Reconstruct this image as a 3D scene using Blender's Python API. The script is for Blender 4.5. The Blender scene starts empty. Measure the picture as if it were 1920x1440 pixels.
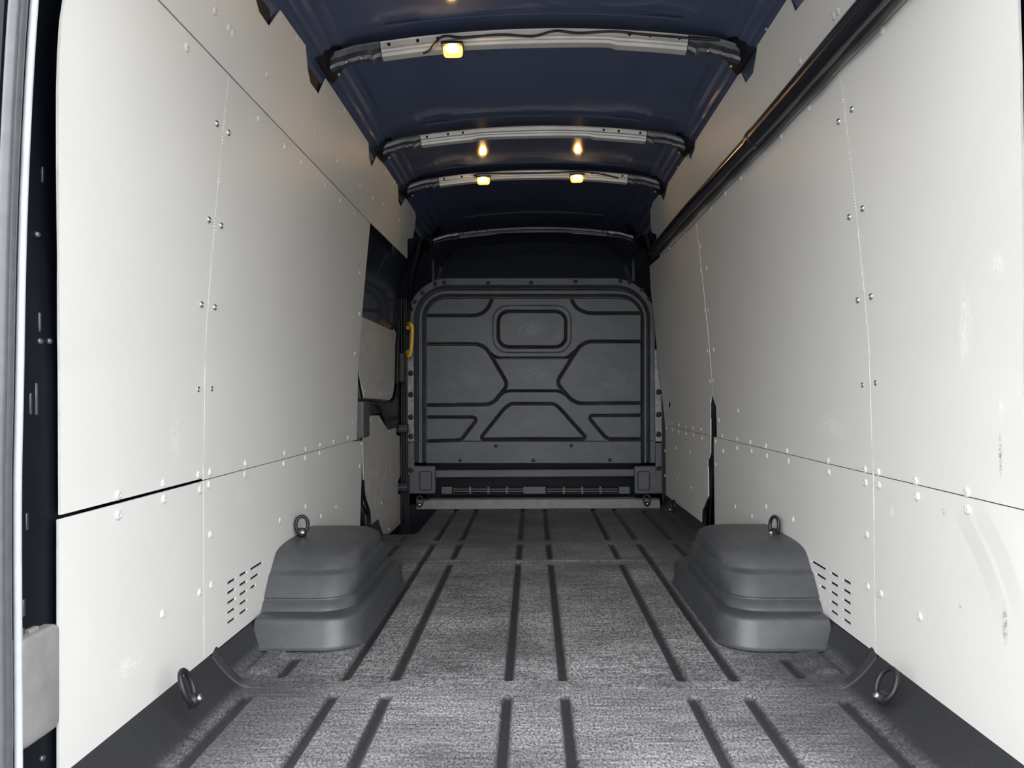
import bpy, bmesh, math, random
import numpy as np
from mathutils import Vector, Matrix
from mathutils.geometry import delaunay_2d_cdt

random.seed(7)
C = bpy.context.scene.collection
scene = bpy.context.scene

# ------------------------------------------------------------------ camera
F = 1385.0                      # focal length in pixels of a 1920 px wide frame
H = 0.785                       # camera height above the load floor
ROLL = 0.009
d = Vector(((998 - 960) / F, (720 - 738) / F, -1)).normalized()      # van axis (+Y) seen by camera
up = Vector((-math.sin(ROLL), math.cos(ROLL), 0))
up = (up - d * up.dot(d)).normalized()
xa = d.cross(up)
W2C = Matrix((xa, d, up)).transposed()          # columns = world axes in camera space
C2W = W2C.transposed()
cam_data = bpy.data.cameras.new('camera')
cam_data.sensor_width = 36.0
cam_data.lens = F / 1920 * 36.0
cam_data.clip_start = 0.01
cam = bpy.data.objects.new('camera', cam_data)
C.objects.link(cam)
CAM = Vector((0, 0, H))
cam.matrix_world = Matrix.Translation(CAM) @ C2W.to_4x4()
scene.camera = cam

# ------------------------------------------------------------------ world and exposure
world = bpy.data.worlds.new('overcast_sky')
scene.world = world
world.use_nodes = True
bg = world.node_tree.nodes['Background']
bg.inputs[0].default_value = (0.97, 0.985, 1.0, 1)
bg.inputs[1].default_value = 1.0
vs = scene.view_settings
vs.view_transform = 'Standard'
vs.look = 'None'
vs.gamma = 1.0
vs.use_curve_mapping = False
vs.exposure = 2.35
scene.cycles.use_denoising = True
scene.cycles.max_bounces = 10
scene.cycles.diffuse_bounces = 7
scene.cycles.glossy_bounces = 5
scene.cycles.sample_clamp_indirect = 6.0

# ------------------------------------------------------------------ measuring helpers
XC = 0.015                      # centre plane of the van
ZS, ZT, ZL = 0.562, 1.645, 0.088  # panel seams and lower edge

def wall_half(z):
    zr = z - H
    if zr <= 0: return 0.89
    if zr <= 0.86: return 0.89 - 0.088 * zr ** 1.25
    return 0.817 - 0.25 * (zr - 0.86)

def taper(y, z):      # the body side draws in towards the cab
    return 0.032 * min(1, max(0, (y - 4.0) / 1.07)) ** 1.5 * min(1, max(0, (z - 0.55) / 0.45))
def wall_x(side, z, y=0): return XC + side * (wall_half(z) - (taper(y, z) if side > 0 else 0))

def ray(px, py):
    v = C2W @ Vector(((px - 960) / F, -(py - 720) / F, -1))
    return v
def on_x(px, py, X):
    r = ray(px, py); return CAM + r * (X / r.x)
def on_y(px, py, Y):
    r = ray(px, py); return CAM + r * (Y / r.y)
def on_z(px, py, Z):
    r = ray(px, py); return CAM + r * ((Z - H) / r.z)
def on_wall(px, py, side):
    r = ray(px, py); X = side * 0.87
    for _ in range(30):
        p = CAM + r * (X / r.x)
        X = 0.5 * X + 0.5 * wall_x(side, p.z, p.y)
    return p

# ------------------------------------------------------------------ materials
def nt(name):
    m = bpy.data.materials.new(name); m.use_nodes = True
    t = m.node_tree
    return m, t, t.nodes['Principled BSDF']

def node(t, kind, **kw):
    n = t.nodes.new(kind)
    for k, v in kw.items():
        if k in n.inputs: n.inputs[k].default_value = v
        else: setattr(n, k, v)
    return n

def pos_noise(t, scale, stretch=(1, 1, 1), detail=4.0, rough=0.55, dist=0.0, off=(0, 0, 0)):
    g = node(t, 'ShaderNodeNewGeometry')
    mp = node(t, 'ShaderNodeMapping')
    mp.inputs['Scale'].default_value = stretch
    mp.inputs['Location'].default_value = off
    t.links.new(g.outputs['Position'], mp.inputs['Vector'])
    n = node(t, 'ShaderNodeTexNoise', Scale=scale, Detail=detail, Roughness=rough, Distortion=dist)
    t.links.new(mp.outputs['Vector'], n.inputs['Vector'])
    return n.outputs['Fac']

def ramp(t, src, lo, hi, a=0.0, b=1.0):
    n = node(t, 'ShaderNodeMapRange'); n.clamp = True
    n.inputs['From Min'].default_value = lo; n.inputs['From Max'].default_value = hi
    n.inputs['To Min'].default_value = a; n.inputs['To Max'].default_value = b
    t.links.new(src, n.inputs['Value'])
    return n.outputs['Result']

def math2(t, op, a, b):
    n = node(t, 'ShaderNodeMath'); n.operation = op
    for i, s in enumerate((a, b)):
        if isinstance(s, (int, float)): n.inputs[i].default_value = s
        else: t.links.new(s, n.inputs[i])
    return n.outputs[0]

def mixc(t, fac, a, b):
    n = node(t, 'ShaderNodeMix'); n.data_type = 'RGBA'
    if isinstance(fac, (int, float)): n.inputs[0].default_value = fac
    else: t.links.new(fac, n.inputs[0])
    for i, s in ((6, a), (7, b)):
        if isinstance(s, tuple): n.inputs[i].default_value = (*s[:3], 1)
        else: t.links.new(s, n.inputs[i])
    return n.outputs[2]

def bump(t, b, src, strength, dist):
    n = node(t, 'ShaderNodeBump'); n.inputs['Strength'].default_value = strength
    n.inputs['Distance'].default_value = dist
    t.links.new(src, n.inputs['Height'])
    t.links.new(n.outputs['Normal'], b.inputs['Normal'])

def plain(name, col, rough=0.5, metal=0.0, var=0.12, nscale=18, bstr=0.0, bscale=250, bdist=0.001, spec=0.5, coat=0.0):
    m, t, b = nt(name)
    n = pos_noise(t, nscale)
    c2 = tuple(max(0, c * (1 - var)) for c in col); c1 = tuple(min(1, c * (1 + var)) for c in col)
    t.links.new(mixc(t, ramp(t, n, 0.3, 0.7), c2, c1), b.inputs['Base Color'])
    b.inputs['Roughness'].default_value = rough
    b.inputs['Metallic'].default_value = metal
    b.inputs['Specular IOR Level'].default_value = spec
    b.inputs['Coat Weight'].default_value = coat
    if bstr: bump(t, b, pos_noise(t, bscale, detail=2), bstr, bdist)
    return m

def spot(t, centre, radii, power=2.0):
    """soft ellipsoid mask around a fixed place on the surface (a stain's own position)"""
    g = node(t, 'ShaderNodeNewGeometry')
    s = node(t, 'ShaderNodeVectorMath'); s.operation = 'SUBTRACT'
    t.links.new(g.outputs['Position'], s.inputs[0]); s.inputs[1].default_value = centre
    q = node(t, 'ShaderNodeVectorMath'); q.operation = 'DIVIDE'
    t.links.new(s.outputs[0], q.inputs[0]); q.inputs[1].default_value = radii
    l = node(t, 'ShaderNodeVectorMath'); l.operation = 'LENGTH'
    t.links.new(q.outputs[0], l.inputs[0])
    return ramp(t, l.outputs['Value'], 1.0, 0.25)

def panel_material(name, marks=(), dents=()):
    m, t, b = nt(name)
    fine = pos_noise(t, 320, detail=2)
    big = pos_noise(t, 2.2, detail=3)
    col = mixc(t, ramp(t, big, 0.3, 0.7), (0.74, 0.735, 0.71), (0.775, 0.77, 0.745))
    # fine hair scratches
    sc = pos_noise(t, 26, stretch=(1, 0.35, 5.0), detail=9, rough=0.75, dist=1.5)
    zone = pos_noise(t, 1.6, detail=2, off=(3, 1, 5))
    f = math2(t, 'MULTIPLY', ramp(t, sc, 0.665, 0.70), ramp(t, zone, 0.52, 0.66, 0, 0.5))
    col = mixc(t, f, col, (0.8, 0.8, 0.78))
    for c, r, colr, amt, ns, st in marks:
        n = pos_noise(t, ns, stretch=st, detail=8, rough=0.7, dist=2.0)
        f = math2(t, 'MULTIPLY', spot(t, c, r), ramp(t, n, 0.47, 0.55, 0, amt))
        col = mixc(t, f, col, colr)
    t.links.new(col, b.inputs['Base Color'])
    b.inputs['Roughness'].default_value = 0.42
    b.inputs['Specular IOR Level'].default_value = 0.35
    hgt = math2(t, 'MULTIPLY', fine, 0.00005)
    for c, r0, wd, hh, lim in dents:     # long shallow kicks pressed into the board
        g = node(t, 'ShaderNodeNewGeometry')
        sb = node(t, 'ShaderNodeVectorMath'); sb.operation = 'DISTANCE'
        t.links.new(g.outputs['Position'], sb.inputs[0]); sb.inputs[1].default_value = c
        e = ramp(t, sb.outputs['Value'], r0 - wd, r0 + wd, 0, hh)
        hgt = math2(t, 'ADD', hgt, math2(t, 'MULTIPLY', e, spot(t, lim[0], lim[1])))
    bump(t, b, hgt, 1.0, 1.0)
    return m

_m = []
def mk(px, py, side, rad, colr, amt, ns=30, st=(1, 1, 1)):
    p = on_wall(px, py, side)
    _m.append((tuple(p), (0.2, rad[0], rad[1]), colr, amt, ns, st))
WH = (0.9, 0.9, 0.88); DK = (0.12, 0.11, 0.11)
mk(1812, 590, 1, (0.022, 0.09), WH, 1.0, 40, (1, 2.0, 0.5))
mk(1806, 640, 1, (0.02, 0.06), WH, 1.0, 55, (1, 2.0, 0.5))
mk(1870, 495, 1, (0.03, 0.03), WH, 0.8, 60)
mk(1878, 765, 1, (0.010, 0.03), WH, 0.9, 60)
mk(1876, 855, 1, (0.006, 0.05), DK, 0.7, 60)
mk(1673, 960, 1, (0.02, 0.022), WH, 1.0, 60)
mk(1770, 960, 1, (0.012, 0.010), DK, 0.7, 60)
mk(1884, 1170, 1, (0.010, 0.045), DK, 0.8, 60)
mk(1800, 1136, 1, (0.006, 0.010), DK, 0.7, 60)
mk(1560, 800, 1, (0.16, 0.05), WH, 0.7, 45, (1, 0.8, 3))
mk(1440, 900, 1, (0.3, 0.06), WH, 0.35, 45, (1, 0.6, 3))
_d = []
for (cpx, cpy), (qx, qy) in (((1660, 1230), (1840, 1045)), ((1690, 1200), (1880, 1050))):
    pc = on_wall(cpx, cpy, 1); pq = on_wall(qx, qy, 1)
    _d.append((tuple(pc), (pq - pc).length, 0.022, 0.0028, (tuple(pq), (0.3, 0.14, 0.20))))
M_PANEL = panel_material('grey_lining_board', _m, _d)
_m = []
mk(330, 820, -1, (0.04, 0.07), WH, 0.5, 35)
mk(240, 1250, -1, (0.07, 0.03), WH, 0.7, 30, (1, 0.6, 2.5))
mk(460, 930, -1, (0.12, 0.04), WH, 0.45, 40, (1, 0.6, 3))
M_PANEL_L = panel_material('grey_lining_board_left', _m)
M_EDGE = plain('cut_panel_edge', (0.82, 0.82, 0.80), 0.5)
M_RIVET = plain('grey_plastic_rivet', (0.68, 0.68, 0.665), 0.35)
M_PIN = plain('rivet_pin_hollow', (0.35, 0.35, 0.34), 0.5)
M_SCREW = plain('zinc_screw', (0.62, 0.63, 0.64), 0.28, 1.0)
M_PAINT = plain('dark_navy_body_paint', (0.016, 0.023, 0.040), 0.22, 0.0, nscale=2.0, var=0.10, coat=0.3)
M_ROOF = plain('dark_navy_roof_paint', (0.080, 0.100, 0.175), 0.13, 0.0, nscale=1.6, var=0.12, coat=0.0, spec=0.35)
M_CAV = plain('black_cavity_shade', (0.0045, 0.006, 0.011), 0.5, spec=0.25)  # near-black puts the shade of recesses and pillars into the colour
M_BOW = plain('pale_grey_roof_bow', (0.70, 0.67, 0.645), 0.36, 0.35, nscale=9, var=0.10)  # pale, slightly metallic grey for the bow bars
M_BOWD = plain('dark_grey_bow_end', (0.16, 0.165, 0.18), 0.3, 0.7, nscale=30, var=0.3)
M_BOLT = plain('bright_bolt', (0.75, 0.75, 0.73), 0.25, 1.0)
M_BLACK = plain('black_plastic', (0.014, 0.015, 0.019), 0.38)
M_RUB = plain('black_rubber', (0.018, 0.019, 0.022), 0.42)
M_RUBG = plain('grey_rubber_seal', (0.10, 0.105, 0.115), 0.33, nscale=40)
M_LSTRIP = plain('pale_seal_lip', (0.50, 0.53, 0.58), 0.3)
M_TUBE = plain('satin_black_pipe', (0.012, 0.013, 0.020), 0.22, nscale=8, var=0.25, spec=0.9)
M_COVER = plain('mid_grey_plastic', (0.27, 0.265, 0.265), 0.5, bstr=0.1)
M_PULL = plain('dark_grey_door_pull', (0.085, 0.086, 0.086), 0.45)
M_YEL = plain('yellow_grab_handle', (0.95, 0.58, 0.05), 0.35, var=0.06)
M_STEEL = plain('galvanised_strip', (0.22, 0.225, 0.23), 0.4, 0.6, nscale=30, var=0.25)
M_DOOR = plain('door_card_grey', (0.68, 0.665, 0.635), 0.45, bstr=0.06)
M_SILL = plain('grey_grained_sill', (0.24, 0.245, 0.23), 0.45, bstr=0.25, bscale=160)
M_GROUND = plain('asphalt', (0.16, 0.16, 0.155), 0.9, nscale=30, var=0.25)

def bulk_material():
    m, t, b = nt('bulkhead_grey_plastic')
    n = pos_noise(t, 5, stretch=(1, 1, 1.6), detail=7, rough=0.65)
    col = mixc(t, ramp(t, n, 0.35, 0.75), (0.096, 0.103, 0.114), (0.142, 0.149, 0.160))
    pw = on_y(996, 617, 5.12)
    sm = math2(t, 'MULTIPLY', spot(t, tuple(pw), (0.15, 0.3, 0.06)), ramp(t, pos_noise(t, 14, stretch=(1, 1, 2.5), detail=6, dist=1.0), 0.42, 0.62, 0, 0.6))
    col = mixc(t, sm, col, (0.26, 0.265, 0.27))
    for px, py, r in ((860, 715, 0.2), (1150, 715, 0.22), (1000, 700, 0.16), (1060, 630, 0.10)):
        p = on_y(px, py, 5.12)
        s2 = math2(t, 'MULTIPLY', spot(t, tuple(p), (r, 0.3, r * 0.6)), ramp(t, pos_noise(t, 9, stretch=(1, 1, 2), detail=8, rough=0.7, dist=0.8), 0.45, 0.7, 0, 0.5))
        col = mixc(t, s2, col, (0.24, 0.245, 0.25))
    t.links.new(col, b.inputs['Base Color'])
    b.inputs['Roughness'].default_value = 0.42
    bump(t, b, pos_noise(t, 200, detail=2), 0.08, 0.001)
    return m
M_BULK = bulk_material()

def floor_material():
    m, t, b = nt('scuffed_black_floor_liner')
    a = node(t, 'ShaderNodeAttribute'); a.attribute_name = 'worn'
    worn = a.outputs['Fac']
    big = ramp(t, pos_noise(t, 2.6, stretch=(0.8, 1.4, 1), detail=5, rough=0.6), 0.34, 0.66, 0.42, 1.0)
    streak = ramp(t, pos_noise(t, 9, stretch=(0.8, 9, 1), detail=7, rough=0.7), 0.36, 0.66, 0.38, 1.0)
    grain = ramp(t, pos_noise(t, 170, stretch=(1.0, 0.6, 1), detail=3, rough=0.7), 0.38, 0.62, 0.16, 1.0)
    f = math2(t, 'MULTIPLY', math2(t, 'MULTIPLY', big, streak), grain)
    f = math2(t, 'MULTIPLY', f, worn)
    col = mixc(t, f, (0.026, 0.027, 0.031), (0.66, 0.665, 0.685))
    # long pale drag scratches
    sc = ramp(t, pos_noise(t, 7, stretch=(0.6, 26, 1), detail=8, rough=0.75, dist=0.6), 0.63, 0.73, 0, 0.6)
    col = mixc(t, math2(t, 'MULTIPLY', sc, worn), col, (0.58, 0.58, 0.59))
    sd = ramp(t, pos_noise(t, 8, stretch=(9, 0.9, 1), detail=8, rough=0.75, dist=1.0, off=(5, 2, 0)), 0.64, 0.73, 0, 0.6)
    col = mixc(t, math2(t, 'MULTIPLY', sd, worn), col, (0.58, 0.58, 0.59))
    t.links.new(col, b.inputs['Base Color'])
    b.inputs['Roughness'].default_value = 0.48
    b.inputs['Specular IOR Level'].default_value = 0.45
    bump(t, b, pos_noise(t, 260, detail=2), 0.25, 0.0012)
    return m
M_FLOOR = floor_material()

def arch_material():
    m, t, b = nt('black_wheel_arch_plastic')
    n = pos_noise(t, 6, stretch=(1, 1, 1.5), detail=7, rough=0.65)
    col = mixc(t, ramp(t, n, 0.35, 0.75), (0.040, 0.043, 0.050), (0.085, 0.089, 0.100))
    s = ramp(t, pos_noise(t, 11, stretch=(1, 1, 9), detail=8, rough=0.75, dist=0.8), 0.64, 0.74, 0, 0.45)
    s2 = ramp(t, pos_noise(t, 3, detail=2, off=(1, 4, 2)), 0.45, 0.6)
    col = mixc(t, math2(t, 'MULTIPLY', s, s2), col, (0.40, 0.40, 0.41))
    s = ramp(t, pos_noise(t, 10, stretch=(7, 7, 0.8), detail=8, rough=0.75, dist=0.8, off=(3, 3, 3)), 0.66, 0.74, 0, 0.4)
    col = mixc(t, math2(t, 'MULTIPLY', s, s2), col, (0.40, 0.40, 0.41))
    t.links.new(col, b.inputs['Base Color'])
    b.inputs['Roughness'].default_value = 0.44
    b.inputs['Specular IOR Level'].default_value = 0.85
    bump(t, b, pos_noise(t, 210, detail=2), 0.25, 0.0012)
    return m
M_ARCH = arch_material()

def glow(name, col, strength):
    m, t, b = nt(name)
    n = pos_noise(t, 60, detail=2)
    t.links.new(mixc(t, ramp(t, n, 0.3, 0.7), (1.0, 0.55, 0.15), (1.0, 0.7, 0.3)), b.inputs['Base Color'])
    b.inputs['Emission Color'].default_value = (*col, 1)
    b.inputs['Emission Strength'].default_value = strength
    b.inputs['Roughness'].default_value = 0.3
    return m
M_LENS = glow('amber_lamp_lens', (1.0, 0.56, 0.10), 0.34)
M_BULB = glow('lamp_bulb', (1.0, 0.58, 0.22), 60.0)

# ------------------------------------------------------------------ object helpers
ORG = {}
def tag(o, label=None, cat=None, group=None, kind=None):
    if label: o['label'] = label
    if cat: o['category'] = cat
    if group: o['group'] = group
    if kind: o['kind'] = kind
    return o

def place(o, w, parent):
    w = Vector(w)
    if parent is not None:
        o.parent = parent
        o.location = w - ORG[parent.name]
    else:
        o.location = w
    C.objects.link(o)
    ORG[o.name] = w
    return o

def empty(name, loc, label=None, cat=None, group=None, kind=None, parent=None):
    o = bpy.data.objects.new(name, None)
    o.empty_display_size = 0.05
    place(o, loc, parent)
    return tag(o, label, cat, group, kind)

def mesh(name, verts, faces, mat, parent=None, smooth=False, bevel=0.0, origin=None, kind=None, angle=None, seg=2):
    v = np.array([tuple(p) for p in verts], dtype=float)
    o0 = Vector(origin) if origin is not None else Vector(((v[:, 0].min() + v[:, 0].max()) / 2, (v[:, 1].min() + v[:, 1].max()) / 2, v[:, 2].min()))
    me = bpy.data.meshes.new(name)
    me.from_pydata((v - np.array(o0)).tolist(), [], [list(map(int, f)) for f in faces])
    me.update()
    bm = bmesh.new(); bm.from_mesh(me)
    bmesh.ops.recalc_face_normals(bm, faces=bm.faces)
    bm.to_mesh(me); bm.free()
    mats = mat if isinstance(mat, (list, tuple)) else [mat]
    for q in mats: me.materials.append(q)
    if smooth:
        if angle: me.set_sharp_from_angle(angle=math.radians(angle))
        me.polygons.foreach_set('use_smooth', [True] * len(me.polygons))
    o = bpy.data.objects.new(name, me)
    place(o, o0, parent)
    if bevel:
        b = o.modifiers.new('bevel', 'BEVEL'); b.width = bevel; b.segments = seg; b.limit_method = 'ANGLE'
        b.angle_limit = math.radians(35)
        b.harden_normals = False
        me.polygons.foreach_set('use_smooth', [True] * len(me.polygons))
        me.set_sharp_from_angle(angle=math.radians(60))
    if kind: o['kind'] = kind
    return o

def box(name, a, b, mat, parent=None, bevel=0.0, **kw):
    (x0, y0, z0), (x1, y1, z1) = a, b
    v = [(x, y, z) for z in (z0, z1) for y in (y0, y1) for x in (x0, x1)]
    f = [(0, 1, 3, 2), (4, 6, 7, 5), (0, 4, 5, 1), (2, 3, 7, 6), (0, 2, 6, 4), (1, 5, 7, 3)]
    return mesh(name, v, f, mat, parent, bevel=bevel, **kw)

def boxes_vf(lst):
    V, Fs = [], []
    for (x0, y0, z0), (x1, y1, z1) in lst:
        n = len(V)
        V += [(x, y, z) for z in (z0, z1) for y in (y0, y1) for x in (x0, x1)]
        Fs += [tuple(n + i for i in f) for f in [(0, 1, 3, 2), (4, 6, 7, 5), (0, 4, 5, 1), (2, 3, 7, 6), (0, 2, 6, 4), (1, 5, 7, 3)]]
    return V, Fs

def tube_vf(path, r, n=10, closed=False, flat=1.0):
    path = [Vector(p) for p in path]
    rs = r if isinstance(r, (list, tuple)) else [r] * len(path)
    V, Fs = [], []
    N = len(path)
    prev = None
    for i, p in enumerate(path):
        if closed: t = (path[(i + 1) % N] - path[i - 1]).normalized()
        else: t = (path[min(i + 1, N - 1)] - path[max(i - 1, 0)]).normalized()
        if prev is None:
            a = Vector((0, 0, 1)) if abs(t.z) < 0.9 else Vector((1, 0, 0))
            u = (a - t * a.dot(t)).normalized()
        else:
            u = (prev - t * prev.dot(t)).normalized()
        prev = u
        w = t.cross(u)
        for k in range(n):
            an = 2 * math.pi * k / n
            V.append(p + u * math.cos(an) * rs[i] + w * math.sin(an) * rs[i] * flat)
    for i in range(N if closed else N - 1):
        j = (i + 1) % N
        for k in range(n):
            Fs.append((i * n + k, i * n + (k + 1) % n, j * n + (k + 1) % n, j * n + k))
    if not closed:
        Fs.append(tuple(range(n))); Fs.append(tuple((N - 1) * n + k for k in range(n)))
    return V, Fs

def tube(name, path, r, mat, parent=None, n=10, closed=False, flat=1.0, **kw):
    V, Fs = tube_vf(path, r, n, closed, flat)
    return mesh(name, V, Fs, mat, parent, smooth=True, angle=50, **kw)

def sweep(name, sections, mat, parent=None, smooth=True, caps=True, angle=40, closed_prof=True, **kw):
    """sections: list of equal length point rings"""
    n = len(sections[0]); V = [p for s in sections for p in s]; Fs = []
    for i in range(len(sections) - 1):
        for k in range(n if closed_prof else n - 1):
            Fs.append((i * n + k, i * n + (k + 1) % n, (i + 1) * n + (k + 1) % n, (i + 1) * n + k))
    if caps and closed_prof:
        Fs.append(tuple(range(n))); Fs.append(tuple((len(sections) - 1) * n + k for k in range(n)))
    return mesh(name, V, Fs, mat, parent, smooth=smooth, angle=angle, **kw)

def catmull(pts, m=8):
    pts = [Vector(p) for p in pts]; out = []
    for i in range(len(pts) - 1):
        p0 = pts[max(i - 1, 0)]; p1 = pts[i]; p2 = pts[i + 1]; p3 = pts[min(i + 2, len(pts) - 1)]
        for k in range(m):
            t = k / m
            out.append(0.5 * ((2 * p1) + (p2 - p0) * t + (2 * p0 - 5 * p1 + 4 * p2 - p3) * t * t + (3 * p1 - p0 - 3 * p2 + p3) * t ** 3))
    out.append(pts[-1]); return out

def inside(poly, x, y):
    c = False; n = len(poly); j = n - 1
    for i in range(n):
        xi, yi = poly[i]; xj, yj = poly[j]
        if (yi > y) != (yj > y) and x < (xj - xi) * (y - yi) / (yj - yi) + xi: c = not c
        j = i
    return c

def sheet(name, poly, holes, surf, mat, parent, thick=0.005, zlevels=(), inward=1, edge_mat=None, ylevels=()):
    """flat board cut to poly (y,z) with real holes, laid on the surface X=surf(z); outline has thickness"""
    V2, E = [], []
    def ring(p):
        n0 = len(V2)
        for q in p: V2.append(Vector((q[0], q[1])))
        for i in range(len(p)): E.append((n0 + i, n0 + (i + 1) % len(p)))
    ring(poly)
    for h in holes: ring(h)
    ys = [p[0] for p in poly]; zs = [p[1] for p in poly]
    for z in zlevels:
        if min(zs) < z < max(zs):
            n0 = len(V2); V2 += [Vector((min(ys) - .05, z)), Vector((max(ys) + .05, z))]; E.append((n0, n0 + 1))
    for y in ylevels:
        if min(ys) < y < max(ys):
            n0 = len(V2); V2 += [Vector((y, min(zs) - .05)), Vector((y, max(zs) + .05))]; E.append((n0, n0 + 1))
    v, e, f, *_ = delaunay_2d_cdt(V2, E, [], 0, 1e-6)
    tris = []
    for t in f:
        cx = sum(v[i][0] for i in t) / 3; cy = sum(v[i][1] for i in t) / 3
        if inside(poly, cx, cy) and not any(inside(h, cx, cy) for h in holes): tris.append(tuple(t))
    n = len(v)
    front = [(surf(p[1], p[0]), p[0], p[1]) for p in v]
    back = [(surf(p[1], p[0]) + inward * thick, p[0], p[1]) for p in v]
    Fs = [t for t in tris] + [tuple(n + i for i in reversed(t)) for t in tris]
    cnt = {}
    for t in tris:
        for a, b in ((t[0], t[1]), (t[1], t[2]), (t[2], t[0])):
            cnt[(a, b)] = 1
    ef = [(a, b, n + b, n + a) for (a, b) in cnt if (b, a) not in cnt]
    k = len(Fs); Fs += ef
    used = sorted({i for t in Fs for i in t}); mp = {u: i for i, u in enumerate(used)}
    allv = front + back
    o = mesh(name, [allv[u] for u in used], [tuple(mp[i] for i in t) for t in Fs], [mat, edge_mat or mat], parent)
    if edge_mat:
        for p in o.data.polygons:
            if abs(p.normal.x) < 0.3: p.material_index = 1
    return o

def lathe_mesh(name, prof, n=14):
    """prof: (r,h) list, axis +Z; returns mesh data"""
    V, Fs = [], []
    for r, h in prof:
        for k in range(n):
            V.append((r * math.cos(2 * math.pi * k / n), r * math.sin(2 * math.pi * k / n), h))
    for i in range(len(prof) - 1):
        for k in range(n):
            Fs.append((i * n + k, i * n + (k + 1) % n, (i + 1) * n + (k + 1) % n, (i + 1) * n + k))
    Fs.append(tuple((len(prof) - 1) * n + k for k in range(n)))
    me = bpy.data.meshes.new(name); me.from_pydata(V, [], Fs); me.update()
    me.polygons.foreach_set('use_smooth', [True] * len(me.polygons)); me.set_sharp_from_angle(angle=math.radians(70))
    return me

rivet_me = lathe_mesh('rivet', [(0.0108, -0.001), (0.0108, 0.0012), (0.0098, 0.0028), (0.0072, 0.0042), (0.0042, 0.0048), (0.0034, 0.0046), (0.0030, 0.0030)], 12)
rivet_me.materials.append(M_RIVET); rivet_me.materials.append(M_PIN)
rivet_me.polygons[len(rivet_me.polygons) - 1].material_index = 1
screw_me = lathe_mesh('screw', [(0.0088, -0.001), (0.0088, 0.0012), (0.0078, 0.0036), (0.0052, 0.0056), (0.0024, 0.0062), (0.0018, 0.0045)], 14)
screw_me.materials.append(M_SCREW)
bolt_me = lathe_mesh('bolt', [(0.010, -0.002), (0.010, 0.002), (0.0085, 0.006), (0.005, 0.008)], 12)
bolt_me.materials.append(M_BOLT)

dark_bolt_me = bolt_me.copy(); dark_bolt_me.materials[0] = M_BOWD

def fix(me, name, p, normal, parent, scale=1.0):
    o = bpy.data.objects.new(name, me)
    o.rotation_euler = Vector(normal).to_track_quat('Z', 'Y').to_euler()
    o.scale = (scale,) * 3
    place(o, p, parent)
    return o

def rivets(pts, side, parent, me=rivet_me, name='rivet'):
    for px, py in pts:
        p = on_wall(px, py, side)
        dz = 0.01
        nx = -side; sl = (wall_half(p.z + dz) - wall_half(p.z - dz)) / (2 * dz)
        fix(me, name, p, (nx, 0, -abs(sl) if sl < 0 else 0), parent)

# ------------------------------------------------------------------ outside ground (only bounces light)
g = mesh('ground', [(-30, -40, -0.62), (30, -40, -0.62), (30, 40, -0.62), (-30, 40, -0.62)], [(0, 1, 2, 3)], M_GROUND, kind='structure')

# ------------------------------------------------------------------ floor: one moulded liner
Y0, Y1 = 1.10, 5.10
RIBS = [  # x, half width, segments
    (-0.072, 0.0150, [(1.2, 1.935), (2.04, 3.45), (3.53, 3.90), (3.985, 5.2)]),
    (0.078, 0.0150, [(1.2, 1.935), (2.04, 3.45), (3.53, 3.90), (3.985, 5.2)]),
    (-0.388, 0.0150, [(1.2, 1.935), (2.04, 3.45), (3.53, 3.90), (3.985, 5.2)]),
    (0.404, 0.0150, [(1.2, 1.93), (2.04, 3.45), (3.53, 3.90), (3.985, 5.2)]),
    (-0.528, 0.0150, [(1.2, 1.94), (2.04, 3.90), (3.985, 5.2)]),
    (0.548, 0.0150, [(1.2, 1.93), (2.04, 3.90), (3.985, 5.2)]),
    (-0.715, 0.0150, [(2.06, 2.22), (3.25, 3.90), (3.985, 4.12)]),
    (0.735, 0.0150, [(2.06, 2.22), (3.25, 3.90), (3.985, 4.95)]),
    (-0.752, 0.0140, [(1.2, 1.93)]),
    (0.778, 0.0140, [(1.2, 1.91)]),
]
def sstep(a, b, x):
    t = np.clip((x - a) / (b - a), 0, 1); return t * t * (3 - 2 * t)

xs = np.unique(np.round(np.concatenate([np.arange(-0.875, 0.9051, 0.0065), [-0.875, 0.905]]), 5))
yv = [Y0]
while yv[-1] < Y1: yv.append(yv[-1] + 0.006 * max(1.0, yv[-1] / 2.0))
yv[-1] = Y1
ys = np.unique(np.round(np.concatenate([yv, np.arange(1.965, 2.01, 0.0016), np.arange(3.47, 3.51, 0.003)]), 5))
X, Y = np.meshgrid(xs, ys)
Zf = np.zeros_like(X)
worn = np.ones_like(X)
for rx, hw, segs in RIBS:
    for a, b in segs:
        dy = np.maximum(np.maximum(a + hw - Y, Y - (b - hw)), 0)
        dd = np.sqrt((X - rx) ** 2 + dy ** 2)
        k = 1 - sstep(hw * 0.55, hw * 1.25, dd)
        Zf -= 0.011 * k
        worn *= 1 - 0.96 * (1 - sstep(hw * 0.75, hw * 1.2, dd))
# crosswise creases in the liner
for yc, dep, wd in ((1.985, 0.0080, 0.0045), (3.49, 0.0035, 0.006), (3.95, 0.002, 0.010)):
    Zf -= dep * np.exp(-((Y - yc) / wd) ** 2)
Zf -= 0.003 * (sstep(1.98, 1.995, Y))
# turned up sides
D = np.abs(X - XC)
foot = 0.785 + 0.075 * sstep(2.0, 2.05, Y)
rise = np.clip((D - foot) / (0.89 - foot), 0, 1)
pw = 1.7 - 0.6 * sstep(2.0, 2.05, Y)
Zf += 0.088 * rise ** pw
worn *= 1 - 0.93 * sstep(0.06, 0.35, rise)
worn *= 1 - 0.55 * sstep(0.50, 0.80, D)
worn *= 1 - 0.40 * sstep(3.4, 4.4, Y)  # liner tone gets darker towards the front
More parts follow.
